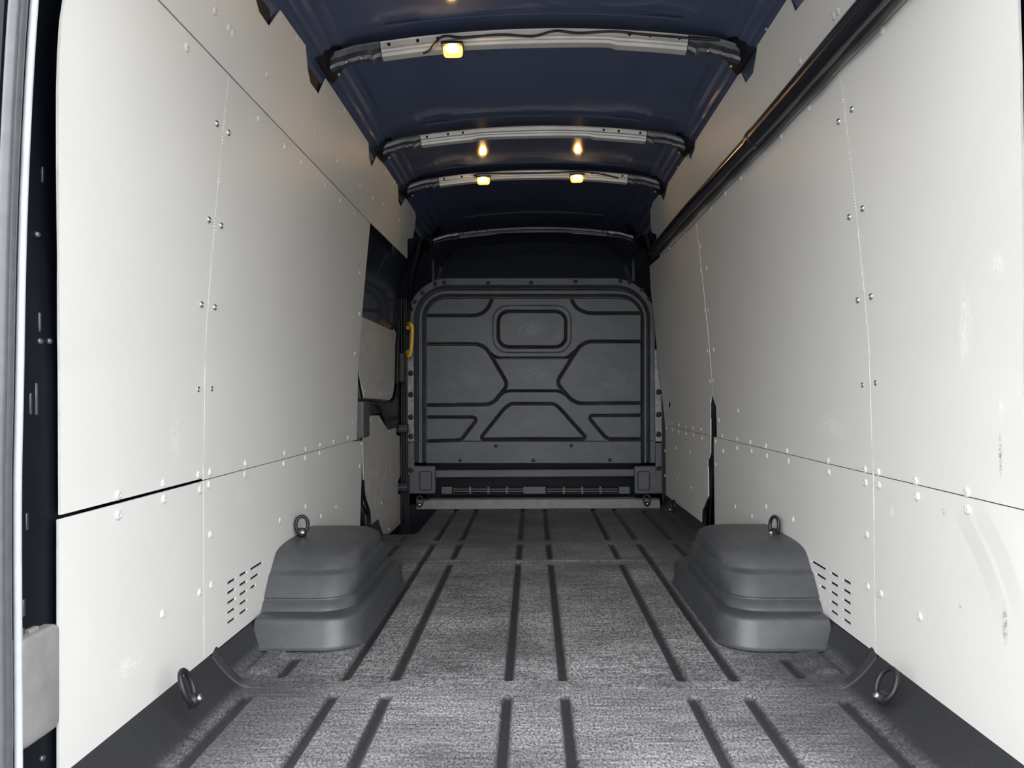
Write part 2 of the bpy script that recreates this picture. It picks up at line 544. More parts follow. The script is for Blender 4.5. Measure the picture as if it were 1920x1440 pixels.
# small ridge where the side pocket starts, both sides, and raised blocks in the pockets
Zf += 0.012 * np.exp(-((Y - 2.015) / 0.016) ** 2) * sstep(0.74, 0.87, D)
for sx in (-1, 1):
    dx = np.maximum(np.abs(X - XC - sx * 0.805) - 0.022, 0); dy = np.maximum(np.abs(Y - 2.17) - 0.075, 0)
    Zf += 0.012 * (1 - sstep(0.0, 0.016, np.sqrt(dx ** 2 + dy ** 2)))
# step well of the side door, front left
well = (X < -0.662 + 0.0) & (Y > 4.165)
r = 0.06
cx, cy = -0.662 - r, 4.165 + r
well &= ~((X > cx) & (Y < cy) & (np.hypot(X - cx, Y - cy) > r))
Zf[well] = -0.21
worn[well] = 0.05
V = np.stack([X, Y, Zf], -1).reshape(-1, 3)
nx, ny = len(xs), len(ys)
idx = np.arange(nx * ny).reshape(ny, nx)
Fq = np.stack([idx[:-1, :-1], idx[:-1, 1:], idx[1:, 1:], idx[1:, :-1]], -1).reshape(-1, 4)
floor = mesh('floor', V, Fq.tolist(), M_FLOOR, smooth=True, origin=(XC, 3.1, 0), kind='structure')
floor['label'] = 'scuffed black moulded plastic floor liner with long dark ribs'
at = floor.data.attributes.new('worn', 'FLOAT', 'POINT')
at.data.foreach_set('value', worn.reshape(-1).astype(np.float32))
box('floor_edge', (-0.95, Y0 - 0.03, -0.25), (0.98, 6.35, -0.225), M_CAV, floor)
# lip under the rear edge
box('rear_edge', (-0.875, Y0 - 0.04, -0.22), (0.905, Y0, -0.002), M_BLACK, floor)

# ------------------------------------------------------------------ side walls: steel skin, lining panels, rivets
def skin(name, side):
    prof = []
    for z in np.linspace(-0.24, 1.99, 24):
        prof.append((wall_half(z) + 0.07 - (0.055 * max(0, (z - 1.6) / 0.39)), z))
    secs = []
    for y in np.arange(1.14, 6.55, 0.235):
        secs.append([(XC + side * w, y, z) for w, z in prof])
    return sweep(name, secs, M_PAINT, smooth=True, closed_prof=False, caps=False, kind='structure')
wall_left = skin('wall_left', -1); wall_right = skin('wall_right', 1)
wall_left['label'] = 'left van side lined with grey riveted boards'
wall_right['label'] = 'right van side lined with grey riveted boards'
ZLV = [0.9, 1.0, 1.1, 1.2, 1.3, 1.4, 1.5, 1.6]

def PZ(px, py, side):
    p = on_wall(px, py, side); return (p.y, p.z)

def slot(p0, p1, side, hh=0.0042):
    a = PZ(*p0, side); b = PZ(*p1, side)
    if a[0] > b[0]: a, b = b, a
    z = (a[1] + b[1]) / 2
    return [(a[0], z - hh), (b[0], z - hh), (b[0] + hh * .6, z), (b[0], z + hh), (a[0], z + hh), (a[0] - hh * .6, z)]

ysL = on_wall(381, 860, -1).y; ysR = on_wall(1637, 880, 1).y
yeL = on_wall(115, 700, -1).y; yeR = on_wall(1916, 700, 1).y
yfL = on_wall(671, 700, -1).y
y2R = on_wall(1334, 700, 1).y
yfR = 5.07
GAP = 0.0022
def rect(y0, y1, z0, z1): return [(y0, z0), (y1, z0), (y1, z1), (y0, z1)]
def surf(side): return lambda z, y: wall_x(side, z, y)

def panel(name_parent, poly, side, holes=(), zl=True):
    return sheet('lining_panel', poly, list(holes), surf(side), M_PANEL if side > 0 else M_PANEL_L, name_parent, 0.005, ZLV if zl else (), side, M_EDGE, [4.1, 4.2, 4.3, 4.4, 4.5, 4.6, 4.7, 4.8, 4.9, 5.0] if side > 0 else ())

# left side
edgeL = [PZ(px, py, -1) for px, py in ((114, 940), (113, 700), (112, 480), (110, 300), (110, 180), (112, 100), (116, 40), (122, 0), (135, -60), (160, -130))]
edgeL = [q for q in edgeL if ZS + .03 < q[1] < ZT - .02]
p = panel(wall_left, [(edgeL[0][0], ZS + .006), (ysL - GAP, ZS + .006), (ysL - GAP, ZT - GAP), (edgeL[-1][0] + .02, ZT - GAP)] + edgeL[::-1], -1)
rivets([(350, 89), (221, 929), (306, 907), (372, 890)], -1, p)
rivets([(406, 232), (391, 412), (377, 571), (370, 730)], -1, p, screw_me, 'screw')
pl = panel(wall_left, rect(yeL - 0.004, ysL - GAP, ZL, ZS - 0.002), -1)
rivets([(221, 966), (375, 918), (307, 936), (305, 1151), (374, 1111)], -1, pl)
p = panel(wall_left, rect(ysL + GAP, yfL, ZS + GAP * .6, ZT - GAP), -1)
rivets([(485, 223), (534, 274), (565, 305), (610, 350), (638, 377), (664, 402), (394, 885), (460, 869), (533, 850), (573, 842), (600, 834), (625, 829), (652, 821), (660, 793), (674, 512), (673, 589), (665, 663), (664, 720)], -1, p)
rivets([(428, 249), (414, 423), (402, 576), (395, 729)], -1, p, screw_me, 'screw')
S = lambda cx, cy: (400 + cx / 3.89, 930 + cy / 3.89)
holes = [slot(S(105, 640 + 72 * i), S(162, 600 + 72 * i), -1) for i in range(5)]
holes += [slot(S(193, 585 + 69 * i), S(245, 548 + 69 * i), -1) for i in range(5)]
holes += [slot(S(272, 538), S(360, 480), -1), slot(S(272, 607), S(335, 565), -1), slot(S(272, 672), S(310, 648), -1)]
lowL = [(ysL + GAP, ZL), (on_wall(675, 985, -1).y, ZL), (on_wall(676, 985, -1).y, 0.2), PZ(680, 826, -1), (on_wall(660, 830, -1).y, ZS - 0.001), (ysL + GAP, ZS - GAP * .6)]
p = panel(wall_left, lowL, -1, holes)
rivets([(392, 909), (394, 1003), (396, 1097), (459, 890), (532, 869), (572, 859), (599, 850), (677, 833), (674, 874), (525, 976), (573, 950), (602, 968), (630, 951)], -1, p)
# upper strip, left: cut round the roof bow feet
pxs = [(764, 485), (764, 448), (774, 446), (777, 430), (780, 406), (776, 388), (764, 366), (752, 388), (747, 378), (746, 341),
       (728, 318), (707, 293), (697, 313), (692, 296), (691, 268), (651, 207), (611, 147), (598, 177), (582, 155), (577, 130), (573, 85), (549, 52), (526, 19), (505, 50), (486, 22), (480, 0)]
up = [PZ(*q, -1) for q in pxs]
ztop = up[10][1]
poly = [(1.30, ZT + GAP), (yfL, ZT + GAP)] + up + [(1.93, ztop), (1.30, ztop)]
p = sheet('lining_panel', poly, [], surf(-1), M_PANEL_L, wall_left, 0.004, (ZT + 0.1,), -1, M_EDGE)
rivets([(403, 21), (429, 52), (436, 62), (500, 141), (557, 73), (646, 207), (591, 251), (633, 303), (675, 350), (699, 371), (719, 383), (749, 412), (724, 323), (740, 342), (775, 401), (682, 262)], -1, p)

# right side
edgeR = [PZ(px, py, 1) for px, py in ((1919, 940), (1918, 700), (1917, 480), (1915, 300), (1912, 120), (1908, 0), (1900, -80), (1880, -150))]
edgeR = [q for q in edgeR if ZS + .03 < q[1] < ZT - .02]
p = panel(wall_right, [(edgeR[0][0], ZS + GAP * .6), (ysR - GAP, ZS + GAP * .6), (ysR - GAP, ZT - GAP), (edgeR[-1][0] + .02, ZT - GAP)] + edgeR[::-1], 1)
rivets([(1655, 56), (1717, 902), (1813, 923), (1647, 885)], 1, p)
rivets([(1598, 205), (1618, 391), (1634, 556), (1644, 718)], 1, p, screw_me, 'screw')
p = panel(wall_right, rect(yeR, ysR - GAP, ZL, ZS - GAP * .6), 1)
rivets([(1648, 910), (1720, 931), (1815, 956), (1652, 1114), (1725, 1156)], 1, p)
ymR = on_wall(1343.5, 790, 1).y; ymL = on_wall(1339, 900, 1).y
zc = on_wall(1338, 747, 1).z
poly = [(ysR + GAP, ZS + GAP * .6), (on_wall(1344, 822, 1).y, ZS + GAP * .6), PZ(1343.5, 790, 1), PZ(1342.5, 763, 1), PZ(1337, 746, 1), (y2R - GAP, zc + .02), (y2R - GAP, ZT - GAP), (ysR + GAP, ZT - GAP)]
p = panel(wall_right, poly, 1)
rivets([(1622, 880), (1517, 202), (1465, 255), (1433, 288), (1389, 334), (1360, 363), (1334, 391), (1354, 818), (1382, 823), (1407, 829.5), (1436, 836), (1476, 845.5), (1552.5, 864), (1348, 788), (1325, 502), (1328, 582), (1338, 656), (1338, 714), (1384.5, 770)], 1, p)
rivets([(1573, 228), (1593, 407), (1609, 563), (1619, 722)], 1, p, screw_me, 'screw')
S = lambda cx, cy: (1220 + cx / 3.6, 930 + cy / 3.6)
holes = [slot(S(1085, 440), S(1180, 495), 1), slot(S(1115, 525), S(1180, 562), 1), slot(S(1143, 605), S(1180, 626), 1)]
holes += [slot(S(1212, 515 + 64 * i), S(1262, 545 + 64 * i), 1) for i in range(5)]
holes += [slot(S(1297, 560 + 67 * i), S(1348, 595 + 67 * i), 1) for i in range(5)]
p = panel(wall_right, [(ysR + GAP, ZL), (ymL, ZL), (ymL, ZS - .03), (ymL - .005, ZS - GAP * .6), (ysR + GAP, ZS - GAP * .6)], 1, holes)
rivets([(1382, 840), (1409, 846), (1438, 854.5), (1478.5, 864.5), (1554, 885.5), (1623, 905), (1356, 846), (1379, 950), (1436.6, 950), (1410, 968), (1487, 973.6), (1625.6, 1003), (1627.4, 1100), (1342, 828), (1342, 871)], 1, p)
poly = [PZ(1332, 817, 1), PZ(1332, 748, 1), (y2R + GAP, zc + .02), (y2R + GAP, ZT - GAP), (yfR - .05, ZT - GAP), (yfR, ZT - .15), (yfR, ZS + GAP * .6), (on_wall(1332, 818, 1).y, ZS + GAP * .6)]
hole = [PZ(1252, 763, 1), PZ(1256, 764, 1), PZ(1257, 755, 1), PZ(1253, 754, 1)]
p = panel(wall_right, poly, 1, [hole])
rivets([(1313.7, 461), (1313.7, 509), (1322, 583), (1326, 657.5), (1332, 714), (1255, 466), (1272, 452), (1285, 439), (1239, 482), (1249, 793.6), (1260.7, 794), (1273, 797), (1286, 800), (1299.5, 803), (1315, 805.5)], 1, p)
poly = [(yfR, ZL), PZ(1314, 985, 1), PZ(1316, 957, 1), PZ(1328, 930, 1), PZ(1327, 866, 1), PZ(1331.5, 850, 1), (on_wall(1332, 820, 1).y, ZS - GAP * .6), (yfR, ZS - GAP * .6)]
p = panel(wall_right, poly, 1)
rivets([(1250, 803), (1261, 805.5), (1273, 810), (1287, 813), (1300.5, 816), (1316, 820.5), (1268, 839.5), (1294, 847.5), (1247, 845), (1247, 892), (1270, 898), (1296, 914)], 1, p)
pxs = [(1231, 452), (1231, 440), (1222, 436), (1220, 420), (1219.5, 394), (1226, 374), (1234, 356), (1244, 379), (1249, 358), (1251.5, 324), (1268, 302), (1286.5, 280), (1294, 302), (1302, 280), (1304, 248), (1340, 193), (1364, 157), (1384, 128), (1397, 157), (1412, 137), (1419, 96), (1420.6, 58), (1440, 26), (1473, -20), (1490, 23), (1508, 0)]
up = [PZ(*q, 1) for q in pxs]
zt2 = up[10][1]
poly = [(1.30, ZT + GAP), (up[0][0], ZT + GAP)] + up + [(1.9, zt2), (1.30, zt2)]
p = sheet('lining_panel', poly, [], surf(1), M_PANEL, wall_right, 0.004, (ZT + 0.1,), 1, M_EDGE, [4.1, 4.2, 4.3, 4.4, 4.5, 4.6, 4.7, 4.8, 4.9, 5.0])
rivets([(1437, 51), (1500, 115), (1346, 191), (1271, 312), (1563, 31), (1571, 21)], 1, p)

# pale stitched edge along the upright seams
def seam_dots(side, y, parent, z0, z1, pitch=0.0085):
    V, Fs = [], []
    z = z0
    while z < z1:
        x = wall_x(side, z + .004)
        a = sorted((x - side * 0.0012, x + side * 0.003))
        v, f = boxes_vf([((a[0], y - 0.0022, z), (a[1], y + 0.0022, z + pitch * 0.55))])
        n = len(V); V += v; Fs += [tuple(n + i for i in q) for q in f]; z += pitch
    mesh('perforated_edge', V, Fs, M_EDGE, parent)
seam_dots(-1, ysL, wall_left, ZS + .01, ZT - .005)
seam_dots(1, ysR, wall_right, ZS - .12, ZT - .005)
xa_ = []
sec = []
for z in np.linspace(0.86, ZT - .01, 10):
    x = wall_x(1, z); sec.append([(x - .0015, y2R - .0025, z), (x - .0015, y2R + .0025, z), (x + .004, y2R + .0025, z), (x + .004, y2R - .0025, z)])
sweep('seam_bead', sec, M_EDGE, wall_right)

# bent black bracket seen in the slot of the right lining, and its twin at the side door
def bracket(side, pts, parent, w=0.012):
    P = []
    for px, py in pts:
        q = on_x(px, py, XC + side * 0.905); P.append(q)
    tube('wiring_bracket', catmull(P, 5), w, M_BLACK, parent, n=6)
bracket(1, [(1337, 750), (1338, 775), (1335, 810), (1335, 850), (1332, 880), (1332, 930), (1322, 955), (1321, 990)], wall_right, 0.013)
bracket(1, [(1341, 760), (1340, 800), (1338, 830), (1336, 900), (1333, 940), (1330, 990)], wall_right, 0.005)
bracket(-1, [(680, 900), (682, 930), (691, 960), (692, 995)], wall_left, 0.010)

# ------------------------------------------------------------------ ceiling
def roof_z(x, zc=2.076): return zc - 0.125 * (x - XC) ** 2
prof = []
def PR(w, z): prof.append((w, z))
for w, z in ((0.775, 1.86), (0.752, 1.93), (0.735, 1.945), (0.722, 1.948), (0.716, 1.962), (0.700, 1.972), (0.690, 1.990), (0.668, 1.998), (0.655, 2.014)): PR(w, z)
for w in (0.60, 0.52, 0.50, 0.40, 0.38, 0.2, 0.0):
    PR(w, 2.076 - 0.125 * w * w + (0.006 if w in (0.50, 0.40) else 0))
full = [(XC - w, z) for w, z in prof] + [(XC + w, z) for w, z in reversed(prof[:-1])]
secs = [[(x, y, z) for x, z in full] for y in np.arange(1.14, 6.55, 0.2)]
ceiling = sweep('ceiling', secs, M_ROOF, closed_prof=False, caps=False, kind='structure', angle=25)
ceiling['label'] = 'dark navy steel van roof with crosswise bows'

def bow(yc, parent, mat, xmid=0.53, drop=0.0, w=0.05, hgt=0.055):
    """hat section bar across the roof; pale middle, darker ends on gusset feet"""
    def section(x, k=1.0):
        z = 2.035 - 0.12 * (x - XC) ** 2 + drop
        pr = [(-0.034, 0.004), (-0.030, 0.0), (-0.027, -0.014 * k), (-0.016, -0.017 * k), (-0.014, -0.023 * k), (-0.004, -0.024 * k), (-0.001, -0.034 * k), (0.028, -0.037 * k), (0.042, 0.0), (0.046, 0.012)]
        return [(x, yc + a, z + b) for a, b in pr]
    sec = []
    for x in np.linspace(-xmid, xmid, 41):
        s = 1.0
        q = abs(x)
        s = 1.0 if q > 0.27 else (0.82 if q > 0.22 else 0.86 + 0.06 * math.cos(q * 9))
        sec.append(section(XC + x, s))
    root = sweep('roof_bow', sec, mat, parent, angle=30)
    for sd in (-1, 1):
        e = []
        for i, q in enumerate(np.linspace(xmid + 0.004, 0.715, 14)):
            k = 0.8 + 0.25 * math.sin(i * 2.1) * 0.25 + (0.35 if i == 2 else 0)
            z = 2.035 - 0.12 * q * q + drop - (0.015 * max(0, (q - 0.62) / 0.1))
            pr = [(-0.034, 0.006), (-0.028, 0.0), (-0.025, -0.016 * k), (-0.012, -0.019 * k), (0.000, -0.022 * k), (0.006, -0.034 * k), (0.030, -0.036 * k), (0.042, 0.0), (0.046, 0.012)]
            e.append([(XC + sd * q, yc + a, z + b) for a, b in pr])
        sweep('bow_end', e, M_BOWD, root, angle=25)
        # gusset foot hugging the side rail
        gz = [(wall_half(q) + .014, q) for q in (2.0, 1.95, 1.90, 1.84)]
        gs = []
        for j, (w_, z_) in enumerate(gz):
            hw = (0.14, 0.15, 0.16, 0.17)[j]; cy = yc + (0, 0, 0.02, 0.04)[j]
            gs.append([(XC + sd * w_, cy - hw, z_), (XC + sd * (w_ - 0.006), cy - hw * .8, z_ + .003), (XC + sd * (w_ - 0.006), cy + hw * .8, z_ + .003), (XC + sd * w_, cy + hw, z_)])
        sweep('gusset_foot', gs, M_CAV, root, angle=30)
        ft = []
        for j, (w_, z_) in enumerate(((0.672, 1.996), (0.690, 1.982), (0.706, 1.962), (0.722, 1.940), (0.738, 1.925))):
            hw = (0.055, 0.075, 0.085, 0.09, 0.095, 0.095)[j]
            ft.append([(XC + sd * (w_ + .012), yc + .02 - hw, z_ + .012), (XC + sd * (w_ - .006), yc + .02 - hw * .9, z_ - .004), (XC + sd * (w_ - .006), yc + .02 + hw * .9, z_ - .004), (XC + sd * (w_ + .012), yc + .02 + hw, z_ + .012)])
        sweep('bow_foot', ft, M_CAV, root, angle=30)
        for bx, by, bz in ((0.60, -0.012, -0.032), (0.655, -0.012, -0.036), (0.69, 0.03, -0.055)):
            z = 2.035 - 0.12 * bx * bx + drop + bz
            fix(bolt_me, 'bolt', (XC + sd * bx, yc + by, z), (0, -0.5, -0.8), root, 0.55)
        for hx in (0.50, 0.40, 0.33):
            z = 2.035 - 0.12 * hx * hx + drop
            fix(pin_me, 'hole', (XC + sd * hx, yc - 0.0285, z - 0.007), (0, -0.95, -0.2), root, 1.0)
    # flange line on the roof skin behind the bar
    tube('roof_flange', [(XC + x, yc - 0.07, roof_z(XC + x) - 0.003) for x in np.linspace(-0.5, 0.5, 21)], 0.004, M_ROOF, root, n=6)
    return root
pin_me = lathe_mesh('hole', [(0.006, 0.0), (0.006, 0.001)], 10); pin_me.materials.append(M_CAV)
YB = [2.557, 3.479, 4.16]
bows = [bow(y, ceiling, M_BOW) for y in YB]
bow(1.95, ceiling, M_BOW)
# front header, painted
b4 = bow(5.30, ceiling, M_PAINT, 0.53, drop=-0.06)

# dark sheet closing the driver's cab void, its shade put into the colour
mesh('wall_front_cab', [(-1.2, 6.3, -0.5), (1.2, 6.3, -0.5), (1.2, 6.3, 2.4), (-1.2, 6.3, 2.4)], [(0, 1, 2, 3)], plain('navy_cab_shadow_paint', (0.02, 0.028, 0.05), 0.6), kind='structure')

# ------------------------------------------------------------------ ceiling lamps
def lamp(px, py, yc, label, wpx):
    c = on_y(px, py, yc - 0.035)
    w = wpx / F * yc * 0.5
    hh = w * 0.55
    root = empty('ceiling_lamp', (c.x, c.y + 0.02, c.z + hh), label, 'lamp', 'amber lamps on the roof bows')
    # housing plate above, moulded lens below
    box('housing', (c.x - w * 1.12, c.y - 0.016, c.z + hh * .55), (c.x + w * 1.12, c.y + 0.045, c.z + hh * 1.05), M_BLACK, root, 0.003)
    sec = []
    for t_, kx, ky in ((0.55, 1.0, 1.0), (0.1, 1.0, 1.0), (-0.55, .96, .92), (-0.85, .86, .8), (-1.0, .72, .6)):
        ring = []
        for k in range(20):
            an = 2 * math.pi * k / 20
            ca, sa = math.cos(an), math.sin(an)
            e = 0.35
            ring.append((c.x + w * kx * math.copysign(abs(ca) ** e, ca), c.y + 0.019 + 0.019 * ky * math.copysign(abs(sa) ** e, sa), c.z + hh * t_))
        sec.append(ring)
    sweep('lens', sec, M_LENS, root, angle=60)
    V, Fs = tube_vf([(c.x - w * .32, c.y - 0.001, c.z - hh * .15), (c.x - w * .1, c.y - .0035, c.z - hh * .2), (c.x + w * .15, c.y - .0035, c.z - hh * .2), (c.x + w * .35, c.y - 0.001, c.z - hh * .15)], hh * .36, 10)
    mesh('bulb', V, Fs, M_BULB, root, smooth=True)
    return root
lamp(848, 91, YB[0], 'lit amber lamp on the nearest roof bow, largest of the three', 37)
lamp(906, 337, YB[2], 'lit amber lamp on the third bow, left one of the far pair', 24)
lamp(1082, 333, YB[2], 'lit amber lamp on the third bow, right one of the far pair', 24)

# cables clipped along the bows
def cable(label, pts, y):
    P = [on_y(px, py, y) for px, py in pts]
    o = tube('wiring_cable', catmull(P, 6), 0.0045, M_RUB, None, n=8)
    tag(o, label, 'cable')
    return o
cable('black wiring cable clipped along the nearest roof bow', [(793, 100), (805, 95), (815, 82), (832, 68), (870, 70), (938, 65), (990, 68), (1010, 66), (1042, 58), (1085, 62), (1150, 59), (1200, 64), (1250, 68), (1300, 72), (1350, 75)], YB[0] - 0.03)
cable('black wiring cable clipped along the third roof bow', [(893, 330), (899, 326), (960, 325), (1025, 324), (1090, 322), (1130, 327), (1160, 334)], YB[2] - 0.03)

# ------------------------------------------------------------------ bulkhead
YBK = 5.12
def B(px, py): q = on_y(px, py, YBK); return q.x, q.z
box('wall_front_footing', (-0.97, 5.125, -0.24), (1.0, 5.15, 0.02), M_CAV, kind='structure')
wall_front = empty('wall_front', (XC, YBK, 0), 'dark grey moulded plastic bulkhead with grooves and window outline', None, None, 'structure')

def rr_sdf(px, py, x0, y0, x1, y1, r):
    cx, cy = (x0 + x1) / 2, (y0 + y1) / 2
    qx = np.abs(px - cx) - ((x1 - x0) / 2 - r); qy = np.abs(py - cy) - ((y1 - y0) / 2 - r)
    return np.hypot(np.maximum(qx, 0), np.maximum(qy, 0)) + np.minimum(np.maximum(qx, qy), 0) - r

def seg_dist(px, py, pts):
    best = np.full_like(px, 1e9)
    for (ax, ay), (bx, by) in zip(pts[:-1], pts[1:]):
        vx, vy = bx - ax, by - ay
        t = np.clip(((px - ax) * vx + (py - ay) * vy) / (vx * vx + vy * vy), 0, 1)
        best = np.minimum(best, np.hypot(px - ax - t * vx, py - ay - t * vy))
    return best
def smooth2(pts, m=6):
    out = [pts[0]]
    for i in range(1, len(pts) - 1):      # round every inner corner a little
        a, b, c = (np.array(pts[i - 1]), np.array(pts[i]), np.array(pts[i + 1]))
        la, lc = np.linalg.norm(a - b), np.linalg.norm(c - b)
        r = min(7, la * .45, lc * .45)
        p, q = b + (a - b) / la * r, b + (c - b) / lc * r
        for k in range(m + 1):
            t = k / m; out.append(tuple((1 - t) ** 2 * p + 2 * t * (1 - t) * b + t * t * q))
    out.append(pts[-1]); return out
GR = [
    ([(796, 591.5), (890, 591.5), (906, 587), (916, 577), (925, 556)], 3.0),
    ([(1206, 586.5), (1105, 587), (1088, 581), (1078, 572), (1070, 553)], 3.0),
    ([(796, 645), (898, 645), (912, 653), (921.5, 666.7), (950, 716), (950, 726), (928, 753), (916, 758.5), (796, 760)], 3.0),
    ([(1208, 640), (1103, 640.5), (1087, 649.7), (1076.4, 666.7), (1048, 712), (1048, 722), (1071, 749), (1086, 756.5), (1208, 756)], 3.0),
    ([(917, 660), (932, 671), (1065, 671), (1077, 660)], 2.2),
    ([(938, 741), (952, 733), (1049, 733), (1063, 741)], 2.2),
    ([(1000, 757), (1040, 757), (1052, 767), (1099, 820), (1095, 823.3), (905, 823.7), (903, 820), (946, 767), (958, 757), (1000, 757)], 2.8),
    ([(796, 782.5), (889, 782.5), (894, 788), (867, 823), (859, 826), (796, 827)], 2.8),
    ([(1208, 779), (1110, 779.5), (1107, 786), (1137, 821), (1144, 823.5), (1208, 823)], 2.8),
]
def bulk_depth(px, py):
    """how far the surface lies behind the frontmost plane (metres)"""
    outer = -rr_sdf(px, py, 764, 522, 1228, 960, 78)      # >0 inside
    inner = rr_sdf(px, py, 800, 560, 1202, 905, 36)       # >0 outside panel
    t = np.clip(outer / np.maximum(outer + np.maximum(inner, 0), 1e-3), 0, 1)
    ring = 0.010 + 0.055 * np.clip(1.15 - np.abs(t - .45) / .12, 0, 1) + 0.055 * np.clip(1.15 - np.abs(t - .885) / .115, 0, 1)
    pan = 0.012
    dep = np.where(inner > 0, ring, pan + 0.0 * inner)
    g = np.zeros_like(px)
    for pts, hw in GR:
        q = seg_dist(px, py, smooth2(pts))
        g = np.maximum(g, np.clip(1.12 - q / hw, 0, 1))
    w = np.abs(rr_sdf(px, py, 935, 583.5, 1062, 650.5, 20)); g = np.maximum(g, np.clip(1.12 - w / 2.8, 0, 1))
    w = np.abs(rr_sdf(px, py, 925, 572.5, 1072, 661, 28)); g = np.maximum(g, 0.10 * np.clip(1 - w / 1.0, 0, 1))
    g = np.where(inner > -1, 0, g)
    dep = dep + 0.055 * g
    low = sstep(826.5, 828.5, py)      # lower band a little proud
    dep = dep - 0.016 * low * np.where(inner > 0, 0.4, 1)
    return dep

def field(name, x0, x1, y0, y1, nx, ny, fn, mat, parent, mask=None):
    gx, gy = np.meshgrid(np.linspace(x0, x1, nx), np.linspace(y0, y1, ny))
    dep = fn(gx, gy)
    # the pixel grid is mapped once to real metres on the bulkhead plane
    a = Vector(on_y(x0, y0, YBK)); b = Vector(on_y(x1, y0, YBK)); c = Vector(on_y(x0, y1, YBK)); e = Vector(on_y(x1, y1, YBK))
    u = ((gx - x0) / (x1 - x0))[..., None]; v = ((gy - y0) / (y1 - y0))[..., None]
    P = (1 - u) * (1 - v) * np.array(a) + u * (1 - v) * np.array(b) + (1 - u) * v * np.array(c) + u * v * np.array(e)
    P[..., 1] += dep
    idx = np.arange(nx * ny).reshape(ny, nx)
    q = np.stack([idx[:-1, :-1], idx[:-1, 1:], idx[1:, 1:], idx[1:, :-1]], -1).reshape(-1, 4)
    if mask is not None:
        m = mask(gx, gy)
        ok = m.reshape(-1)[q].all(1); q = q[ok]
    used = np.unique(q); mp = np.full(nx * ny, -1); mp[used] = np.arange(len(used))
    return mesh(name, P.reshape(-1, 3)[used], mp[q].tolist(), mat, parent, smooth=True, angle=60)

bmask = lambda gx, gy: rr_sdf(gx, gy, 764, 522, 1228, 960, 78) <= 1.0
field('bulkhead_panel', 762, 1230, 520, 868, 640, 470, bulk_depth, M_BULK, wall_front, bmask)
def bb(name, px0, py0, px1, py1, dy0, dy1, mat, parent, bevel=0.004):
    a = on_y(px0, py1, YBK); b = on_y(px1, py0, YBK)
    return box(name, (a.x, YBK + dy0, a.z), (b.x, YBK + dy1, b.z), mat, parent, bevel)
bb('lower_beam', 816, 880, 1190, 896, 0.02, 0.10, M_BULK, wall_front)
bb('recess_back', 790, 860, 1215, 950, 0.22, 0.23, M_CAV, wall_front)
# vent strip with separate louvres
vent = bb('vent_strip', 827, 912.5, 1182, 914.6, 0.035, 0.10, M_BULK, wall_front, 0.001)
bb('vent_rail', 827, 926.2, 1182, 928.5, 0.035, 0.10, M_BULK, vent, 0.001)
for a_, b_ in ((827, 846), (981, 1023), (1162, 1182)):
    bb('vent_block', a_, 914, b_, 927, 0.035, 0.10, M_BULK, vent, 0.001)
for grp in (846, 1023):
    for k in range(4):
        x0 = grp + k * 34.6
        if k: bb('divider', x0 - 2.2, 914, x0 + 2.2, 927, 0.036, 0.06, M_BULK, vent, 0.001)
        for r in range(2):
            y0 = 917.4 + r * 4.4
            bb('louvre', x0 + 2, y0, x0 + 33, y0 + 1.9, 0.038, 0.055, M_BULK, vent, 0.0)
for px0, px1 in ((766, 816), (1190, 1243)):
    blk = bb('corner_block', px0, 874, px1, 926, 0.0, 0.10, M_BULK, wall_front, 0.006)
    c0 = px0 + 21 if px0 < 1000 else px0 + 6
    tube('square_outline', [Vector((on_y(x_, y_, YBK).x, YBK - 0.001, on_y(x_, y_, YBK).z)) for x_, y_ in
         [(c0 + 2, 884), (c0 + 20, 884), (c0 + 22, 886), (c0 + 22, 917), (c0 + 20, 919), (c0 + 2, 919), (c0, 917), (c0, 886)]], 0.0035, M_BLACK, blk, n=6, closed=True)
# clips and bolts on the outer ring and band
clip_me = lathe_mesh('clip', [(0.016, -0.002), (0.016, 0.004), (0.011, 0.005), (0.009, 0.001), (0.004, 0.001), (0.003, 0.004)], 12); clip_me.materials.append(M_BLACK)
for px, py in ((833, 530), (915, 531), (996, 530), (1079, 528), (1163, 527), (816, 533), (792, 549), (778, 566), (771, 580), (1180, 529), (1204, 543), (1217, 560)):
    x, z = B(px, py); fix(clip_me, 'clip', (x, YBK + 0.008, z), (0, -1, 0), wall_front, 1.0)
for px, py in ((863, 863), (1000, 863), (1143, 862), (930, 836), (1071, 835)):
    x, z = B(px, py); fix(clip_me, 'clip', (x, YBK - 0.004, z), (0, -1, 0), wall_front, 0.85)
for x0, ys_ in ((771, (700, 740, 782, 818, 881)), (1234, (735, 777, 814, 877))):
    st = bb('side_strip', x0 - 6, 655, x0 + 5, 828, -0.012, 0.0, M_STEEL, wall_front, 0.002)
    bb('side_strip', x0 - 5, 830, x0 + 6, 890, -0.012, 0.0, M_BULK, wall_front, 0.002)
    for y_ in ys_:
        x, z = B(x0, y_); fix(clip_me, 'clip', (x, YBK - 0.013, z), (0, -1, 0), wall_front, 1.25)
# upturned front edge of the floor liner
sl0 = on_y(778, 947, 5.06); sl1 = on_y(1236, 945, 5.06)
sec = []
for x, k in ((-0.80, .9), (-0.72, .9), (-0.715, 1), (-0.70, 1.0), (0.69, 1.0), (0.70, 1), (0.705, .9), (0.86, .9)):
    sec.append([(x, 5.075, -0.01), (x, 5.055, 0.0), (x, 5.058, 0.060 * k), (x, 5.075, 0.066 * k), (x, 5.13, 0.066 * k), (x, 5.13, -0.01)])
sill = sweep('front_sill', sec, M_SILL, floor, angle=30)
